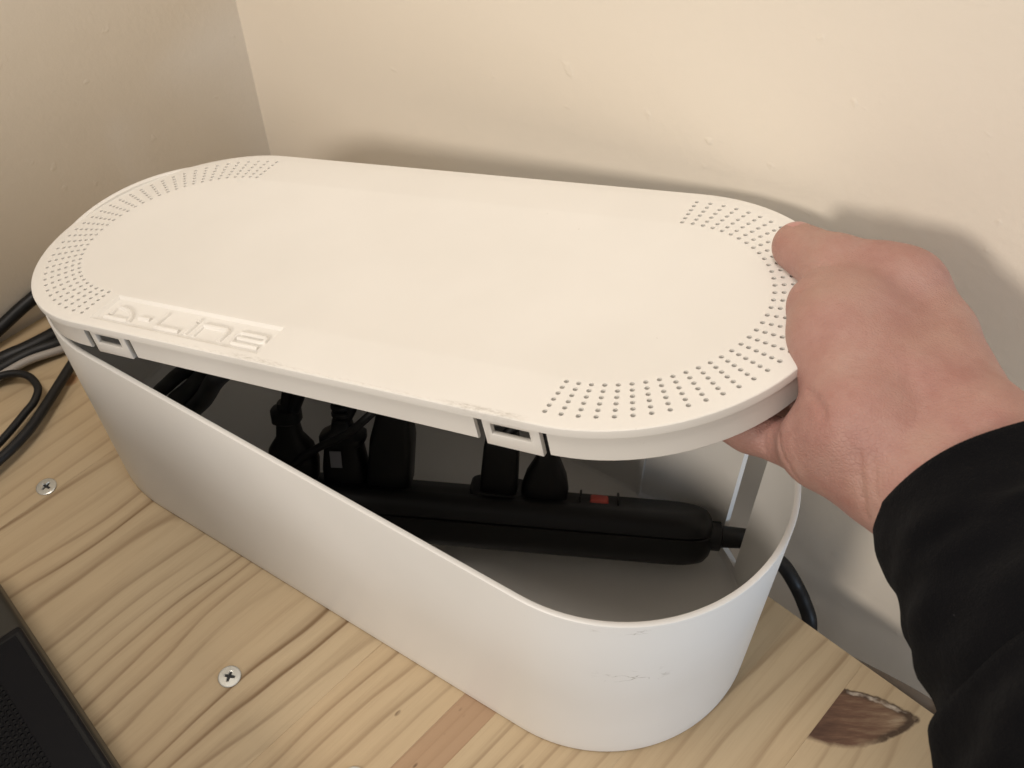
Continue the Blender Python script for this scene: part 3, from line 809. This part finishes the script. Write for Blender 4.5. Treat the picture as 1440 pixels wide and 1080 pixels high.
# local frame: x along the edge, -y towards the front of the desk, z up; top at 50 mm
rounded_box('base', (-0.050, -0.22, 0.001), (0.30, 0.0, 0.0455), 0.004, 3, DEVSIDE, dev)
rounded_box('case', (0.0185, -0.216, 0.0457), (0.30, -0.0012, 0.0500), 0.0020, 3, DEVRIM, dev)
x0p, y1p = 0.0240, -0.0050
rounded_box('groove', (x0p - .0020, -0.21, 0.0488), (0.296, y1p + .0020, 0.05015), 0.0006, 2, HOLE, dev)
def perforated(x0, x1, y0, y1, z, t, px, r):
    py = px * 0.866; v = []; f = []; nx = int((x1 - x0) / px); ny = int((y1 - y0) / py); K = 8
    for j in range(ny):
        for i in range(nx):
            cx = x0 + (i + .5 * (j % 2) + .5) * px; cy = y1 - (j + .5) * py
            n0 = len(v)
            for k in range(K):
                a = math.pi / 8 + 2 * math.pi * k / K
                c, s = math.cos(a), math.sin(a); q = max(abs(c) / (px / 2), abs(s) / (py / 2))
                v.append((cx + c / q, cy + s / q, z))
            for k in range(K):
                a = math.pi / 8 + 2 * math.pi * k / K; v.append((cx + r * math.cos(a), cy + r * math.sin(a), z))
            for k in range(K):
                a = math.pi / 8 + 2 * math.pi * k / K; v.append((cx + r * math.cos(a), cy + r * math.sin(a), z - t))
            for k in range(K):
                k2 = (k + 1) % K
                f.append((n0 + k, n0 + k2, n0 + K + k2, n0 + K + k)); f.append((n0 + K + k, n0 + K + k2, n0 + 2*K + k2, n0 + 2*K + k))
    return v, f
hx0, hy1 = 0.040, -0.0205
mb = MB(); zt = 0.0510
mb.box((x0p, y1p - .0001 - (y1p - hy1), zt - .0012), (0.2955, y1p, zt))
mb.box((x0p, -0.2095, zt - .0012), (hx0, hy1, zt))
pan = mb.build('panel', DEVTOP, dev)
v, f = perforated(hx0, hx0 + 0.12, hy1 - 0.10, hy1, zt - .00002, .001, 0.0030, 0.00092)
g = mesh_obj('grille', v, f, DEVTOP, dev); g['kind'] = 'stuff'

# ------------------------------------------------------------------ the person's hand and sleeve
def sd_cone(P, a, b, ra, rb):
    ba = b - a; pa = P - a; L2 = ba @ ba
    h = np.clip(pa @ ba / L2, 0, 1)
    return np.linalg.norm(pa - h[:, None] * ba, axis=1) - (ra + (rb - ra) * h)
def smin(a, b, k):
    h = np.maximum(k - np.abs(a - b), 0) / k
    return np.minimum(a, b) - h * h * k * 0.25
def pt(px, py, d): return at(px, py, d * .001) * 1000      # mm, from bearing + depth
T_tip, T_ip, T_mcp, T_cmc = pt(1121, 347, 414), pt(1176, 379, 396), pt(1180, 470, 374), pt(1213, 607, 352)
I_kn = pt(1270, 410, 388); W_r = pt(1380, 622, 338); W_u = pt(1308, 690, 338); F_r = pt(1500, 745, 302); F_u = pt(1430, 800, 302)
prims = [  # (a, b, ra, rb, k)
    (T_tip, T_ip, 9.9, 12.6, 4), (pt(1153, 431, 384), T_mcp, 12.2, 16.0, 2.5), (T_ip, T_mcp, 10.5, 15.0, 4), (T_mcp, T_cmc, 16.0, 19.5, 8),
    (T_ip, pt(1228, 390, 391), 12.4, 12.2, 5), (pt(1228, 390, 391), I_kn, 12.2, 11.8, 4),
    (I_kn, pt(1318, 470, 376), 11.5, 12.0, 6), (pt(1318, 470, 376), W_r, 12.5, 17.0, 8), (T_mcp, W_r, 14.0, 16.0, 8), (T_cmc, W_u, 18.5, 15.5, 8),
    (pt(1215, 440, 378), pt(1300, 520, 366), 14.5, 15.0, 10),
    (W_r, F_r, 17.0, 21.0, 8), (W_u, F_u, 15.0, 19.0, 8), (W_r, W_u, 16.0, 15.0, 8),
    (pt(1148, 622, 364), T_cmc, 13.5, 18.0, 7), (pt(1165, 640, 362), pt(1225, 670, 350), 12.5, 14.0, 7),
]
LN = RR[:, 2]
under = lambda x, y, dz: lidw(x, y, dz) * 1000
# four fingers under the lid: knuckle, middle joint, end joint, tip
kn = [I_kn, pt(1280, 470, 402), pt(1275, 540, 403), pt(1250, 600, 398)]
fingers = [
    [kn[0], under(232, 24, -18), under(196, 32, -27), under(176, 36, -26)],
    [kn[1], under(232, 2, -24), under(194, 10, -28), under(170, 14, -27)],
    [kn[2], under(228, -18, -27), under(190, -10, -29), under(166, -8, -28)],
    [kn[3], under(216, -38, -30), under(186, -34, -28), under(171, -33, -26)],
]
frad = [(13, 10.5, 9.2, 8.0), (13, 10.8, 9.4, 8.2), (12.5, 10.2, 8.9, 7.8), (12, 9.5, 8.0, 6.8)]
palm = [(I_kn, kn[3], 13, 13, 14), (kn[3], W_u, 13, 18, 16), (pt(1240, 560, 385), pt(1300, 650, 360), 20, 20, 18)]
def hand_sdf(P):
    d = None
    for a, b, ra, rb, k in prims + palm:
        s = sd_cone(P, a, b, ra, rb); d = s if d is None else smin(d, s, k)
    fd = None
    for J, r in zip(fingers, frad):
        s = None
        for i in range(3):
            c = sd_cone(P, J[i], J[i + 1], r[i], r[i + 1]); s = c if s is None else smin(s, c, 4)
        fd = s if fd is None else smin(fd, s, 2.0)
    d = smin(d, fd, 7)
    return d
lo = np.array([130., -90., 130.]); hi = np.array([345., 115., 300.])
def march(px, py, d0=280., d1=430.):
    r = RB.T @ np.array([(px - 720) / 1467.26, (py - 540) / 1467.26, 1.0]); n = np.linalg.norm(r)
    t = d0
    for _ in range(80):
        s = hand_sdf((CAM * 1000 + r * t)[None])[0]
        if s < .05: break
        t += s / n
        if t > d1: return None
    return CAM * 1000 + r * t
creases = [  # polyline in bearings, depth of the fold mm, width
    ([(1207, 637), (1209, 670), (1213, 700), (1219, 728)], .9, 1.0),
    ([(1072, 598), (1073, 615), (1075, 632)], 1.0, .9),
    ([(1098, 588), (1095, 612), (1098, 635), (1107, 652), (1120, 672)], .8, .9),
    ([(1112, 388), (1125, 380), (1138, 375), (1155, 372), (1172, 372)], .55, .7),
    ([(1114, 414), (1127, 409), (1142, 402)], .4, .7),
    ([(1136, 550), (1146, 560), (1154, 572), (1158, 586)], 1.3, 1.3),
    ([(1226, 640), (1230, 670), (1233, 700)], .35, .9),
    ([(1190, 600), (1196, 640), (1197, 668)], .25, 1.0),
]
cr = []
for pl, dep, wd in creases:
    w = [march(*q) for q in pl]; w = [q for q in w if q is not None]
    for a, b in zip(w[:-1], w[1:]):
        if np.linalg.norm(a - b) < 25: cr.append((a, b, dep, wd))
def hand_full(P):
    d = hand_sdf(P)
    for a, b, dep, wd in cr:
        near = (np.abs(P - (a + b) / 2).max(1) < np.linalg.norm(a - b) / 2 + 5)
        if near.any():
            s = sd_cone(P[near], a, b, 0, 0)
            d[near] += dep * np.exp(-(s / wd) ** 2)
    return d
def surface_nets(fn, lo, hi, h, coarse=4.5):
    nc = np.ceil((hi - lo) / coarse).astype(int) + 1
    g = np.stack(np.meshgrid(*[lo[i] + coarse * np.arange(nc[i]) for i in range(3)], indexing='ij'), -1).reshape(-1, 3)
    dc = hand_sdf(g).reshape(nc)
    nf = np.ceil((hi - lo) / h).astype(int) + 1
    ax = [lo[i] + h * np.arange(nf[i]) for i in range(3)]
    ii = [np.clip(np.rint((ax[i] - lo[i]) / coarse).astype(int), 0, nc[i] - 1) for i in range(3)]
    dn = dc[np.ix_(*ii)].copy()
    idx = np.argwhere(np.abs(dn) < coarse * 1.3)
    pts = lo + idx * h
    dn[tuple(idx.T)] = fn(pts)
    s = dn < 0
    c = np.zeros(np.array(s.shape) - 1, int)
    for a in (0, 1):
        for b in (0, 1):
            for e in (0, 1): c += s[a:s.shape[0]-1+a, b:s.shape[1]-1+b, e:s.shape[2]-1+e]
    act = np.argwhere((c > 0) & (c < 8))
    vid = -np.ones(c.shape, int); vid[tuple(act.T)] = np.arange(len(act))
    acc = np.zeros((len(act), 3)); cnt = np.zeros(len(act))
    corner = [(a, b, e) for a in (0, 1) for b in (0, 1) for e in (0, 1)]
    for p in corner:
        for k in range(3):
            if p[k]: continue
            q = list(p); q[k] = 1
            va = dn[tuple((act + p).T)]; vb = dn[tuple((act + q).T)]
            m = (va < 0) != (vb < 0)
            t = va[m] / (va[m] - vb[m])
            x = np.tile(np.array(p, float), (m.sum(), 1)); x[:, k] += t
            acc[m] += x; cnt[m] += 1
    V = lo + (act + acc / cnt[:, None]) * h
    F = []
    for k in range(3):
        o1, o2 = (k + 1) % 3, (k + 2) % 3
        sl0 = [slice(None)] * 3; sl1 = [slice(None)] * 3; sl0[k] = slice(0, -1); sl1[k] = slice(1, None)
        e = np.argwhere(s[tuple(sl0)] != s[tuple(sl1)])
        e = e[(e[:, o1] > 0) & (e[:, o2] > 0) & (e[:, o1] < s.shape[o1] - 1) & (e[:, o2] < s.shape[o2] - 1)]
        q = []
        for a, b in ((0, 0), (-1, 0), (-1, -1), (0, -1)):
            w = e.copy(); w[:, o1] += a; w[:, o2] += b; q.append(vid[tuple(w.T)])
        q = np.stack(q, 1); fl = s[tuple(e.T)]
        q[~fl] = q[~fl][:, ::-1]
        F.append(q)
    return V, np.vstack(F)
HV, HF = surface_nets(hand_full, lo, hi, 1.0)
person = empty('person', tuple(W_r * mm))
tag(person, 'bare right hand and wrist in a black sleeve lifting the lid', 'person')
hand = mesh_obj('hand', HV * mm - W_r * mm, HF, SKIN, person, 180)
# thumb nail on the far side of the tip
def nail_mesh():
    z = (T_tip - T_ip) / np.linalg.norm(T_tip - T_ip)
    up = pt(1121, 300, 409) - T_tip; up -= z * (up @ z); up /= np.linalg.norm(up); sx = np.cross(up, z)
    v = []; f = []; nu, nv = 14, 16
    for i in range(nu + 1):
        for j in range(nv + 1):
            a = (i / nu * 2 - 1); b_ = j / nv
            zz = -4.5 + 12.5 * b_
            w = 6.0 * math.sqrt(max(0.05, 1 - max(0, (b_ - .45) / .55) ** 2 * .85)) * math.sqrt(max(.2, min(1, b_ / .15)))
            rr = math.sqrt(max(9, 9.95 ** 2 - max(0, zz) ** 2)) - .45 * a ** 4 - (.4 if b_ == 0 else 0)
            th = a * w / 9.7
            v.append(T_tip + sx * rr * math.sin(th) + up * rr * math.cos(th) + z * zz)
    for i in range(nu):
        for j in range(nv): f.append((i*(nv+1)+j, (i+1)*(nv+1)+j, (i+1)*(nv+1)+j+1, i*(nv+1)+j+1))
    n = len(v); v += [p - up * 1.6 for p in v]; f += [tuple(n + k for k in q[::-1]) for q in f]
    return np.array(v), f
nvv, nff = nail_mesh()
mesh_obj('fingernail', nvv * mm - W_r * mm, nff, NAIL, person, 60)
def sleeve_mesh():
    c = [(1368, 684, 334), (1430, 790, 318), (1512, 920, 296), (1612, 1090, 272), (1720, 1290, 246)]
    rad = [38, 45, 49, 52, 55]
    P = [pt(*q) for q in c]
    path, r = ipath(P, rad, 14)
    T = np.gradient(path, axis=0); T /= np.linalg.norm(T, axis=1)[:, None]
    N = np.array([0, 0, 1.0]); N -= T[0] * (N @ T[0]); N /= np.linalg.norm(N)
    seg = 96; v = []; f = []; n = len(path)
    rng = np.random.RandomState(3)
    ph = rng.rand(12) * 6.28
    for i in range(n):
        N = N - T[i] * (N @ T[i]); N /= np.linalg.norm(N); B = np.cross(T[i], N)
        s = i / (n - 1)
        for k in range(seg):
            a = 2 * math.pi * k / seg
            w = 1 + 0.030 * math.sin(3 * a + 5 * s + ph[0]) + 0.022 * math.sin(5 * a - 11 * s + ph[1]) + 0.020 * math.sin(2 * a + 23 * s + ph[2]) + 0.020 * math.sin(4 * a - 37 * s + ph[3]) * min(1, s * 4) + 0.012 * math.sin(6 * a + 52 * s + ph[4]) * min(1, s * 4)
            v.append(path[i] + r[i] * w * (0.96 * math.cos(a) * N + 0.86 * math.sin(a) * B))
    for i in range(n - 1):
        for k in range(seg):
            k2 = (k + 1) % seg; f.append((i*seg + k, i*seg + k2, (i+1)*seg + k2, (i+1)*seg + k))
    return np.array(v), f, seg, n, path
sv, sf, sseg, sn, spath = sleeve_mesh()
cut = 31
def cloth_part(name, i0, i1, grow, thick=2.2):
    ring = sv.reshape(sn, sseg, 3)[i0:i1].copy(); c = spath[i0:i1][:, None]
    outer = c + (ring - c) * grow
    m = len(outer)
    nrm = (ring - c) / np.linalg.norm(ring - c, axis=2, keepdims=True)
    inner = outer - nrm * thick * (1 if grow == 1 else 1)
    v = list(outer.reshape(-1, 3)) ; o = len(v); v += list(inner.reshape(-1, 3)); f = []
    # rounded hem at the start
    hem = (outer[0] + inner[0]) / 2 + (outer[0] - outer[1]) * 0.25; h0 = len(v); v += list(hem)
    for i in range(m - 1):
        for k in range(sseg):
            k2 = (k + 1) % sseg
            f.append((i*sseg + k, i*sseg + k2, (i+1)*sseg + k2, (i+1)*sseg + k))
            f.append((o + i*sseg + k2, o + i*sseg + k, o + (i+1)*sseg + k, o + (i+1)*sseg + k2))
    for k in range(sseg):
        k2 = (k + 1) % sseg
        f.append((h0 + k, h0 + k2, k2, k)); f.append((o + k, o + k2, h0 + k2, h0 + k))
        e = (m - 1) * sseg; f.append((e + k, e + k2, o + e + k2, o + e + k))
    return mesh_obj(name, np.array(v) * mm - W_r * mm, f, CLOTH, person, 180)
cloth_part('cuff', 0, cut + 3, 1.0)
cloth_part('sleeve', cut, sn, 1.055)

# unseen headless torso of the seated person, added to shade the box front
def shading_torso_mesh():
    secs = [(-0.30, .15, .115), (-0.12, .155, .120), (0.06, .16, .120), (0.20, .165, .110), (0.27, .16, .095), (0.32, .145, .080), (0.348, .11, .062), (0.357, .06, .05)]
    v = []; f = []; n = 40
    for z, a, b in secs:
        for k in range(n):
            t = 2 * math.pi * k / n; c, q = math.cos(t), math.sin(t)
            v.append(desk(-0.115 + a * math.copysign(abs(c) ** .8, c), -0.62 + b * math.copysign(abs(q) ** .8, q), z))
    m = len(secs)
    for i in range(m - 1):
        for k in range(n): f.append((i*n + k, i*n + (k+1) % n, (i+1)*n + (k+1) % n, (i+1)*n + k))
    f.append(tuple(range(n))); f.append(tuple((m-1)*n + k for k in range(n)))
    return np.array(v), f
tv, tf = shading_torso_mesh()
mesh_obj('shading_torso', tv - W_r * mm, tf, CLOTH, person, 60)
arm_p, arm_r = ipath([spath[-1], desk(0.352, -0.25, 0.25) * 1000, desk(0.312, -0.42, 0.305) * 1000, desk(0.295, -0.62, 0.375) * 1000, desk(0.22, -0.84, 0.29) * 1000, desk(0.0, -0.80, 0.22) * 1000], [52, 58, 64, 68, 68, 66], 8)
av, af = sweep(arm_p, arm_r, 32)
mesh_obj('shading_arm', np.array(av) * mm - W_r * mm, af, CLOTH, person, 60)  # unseen upper arm, added to shade the wall right of the box
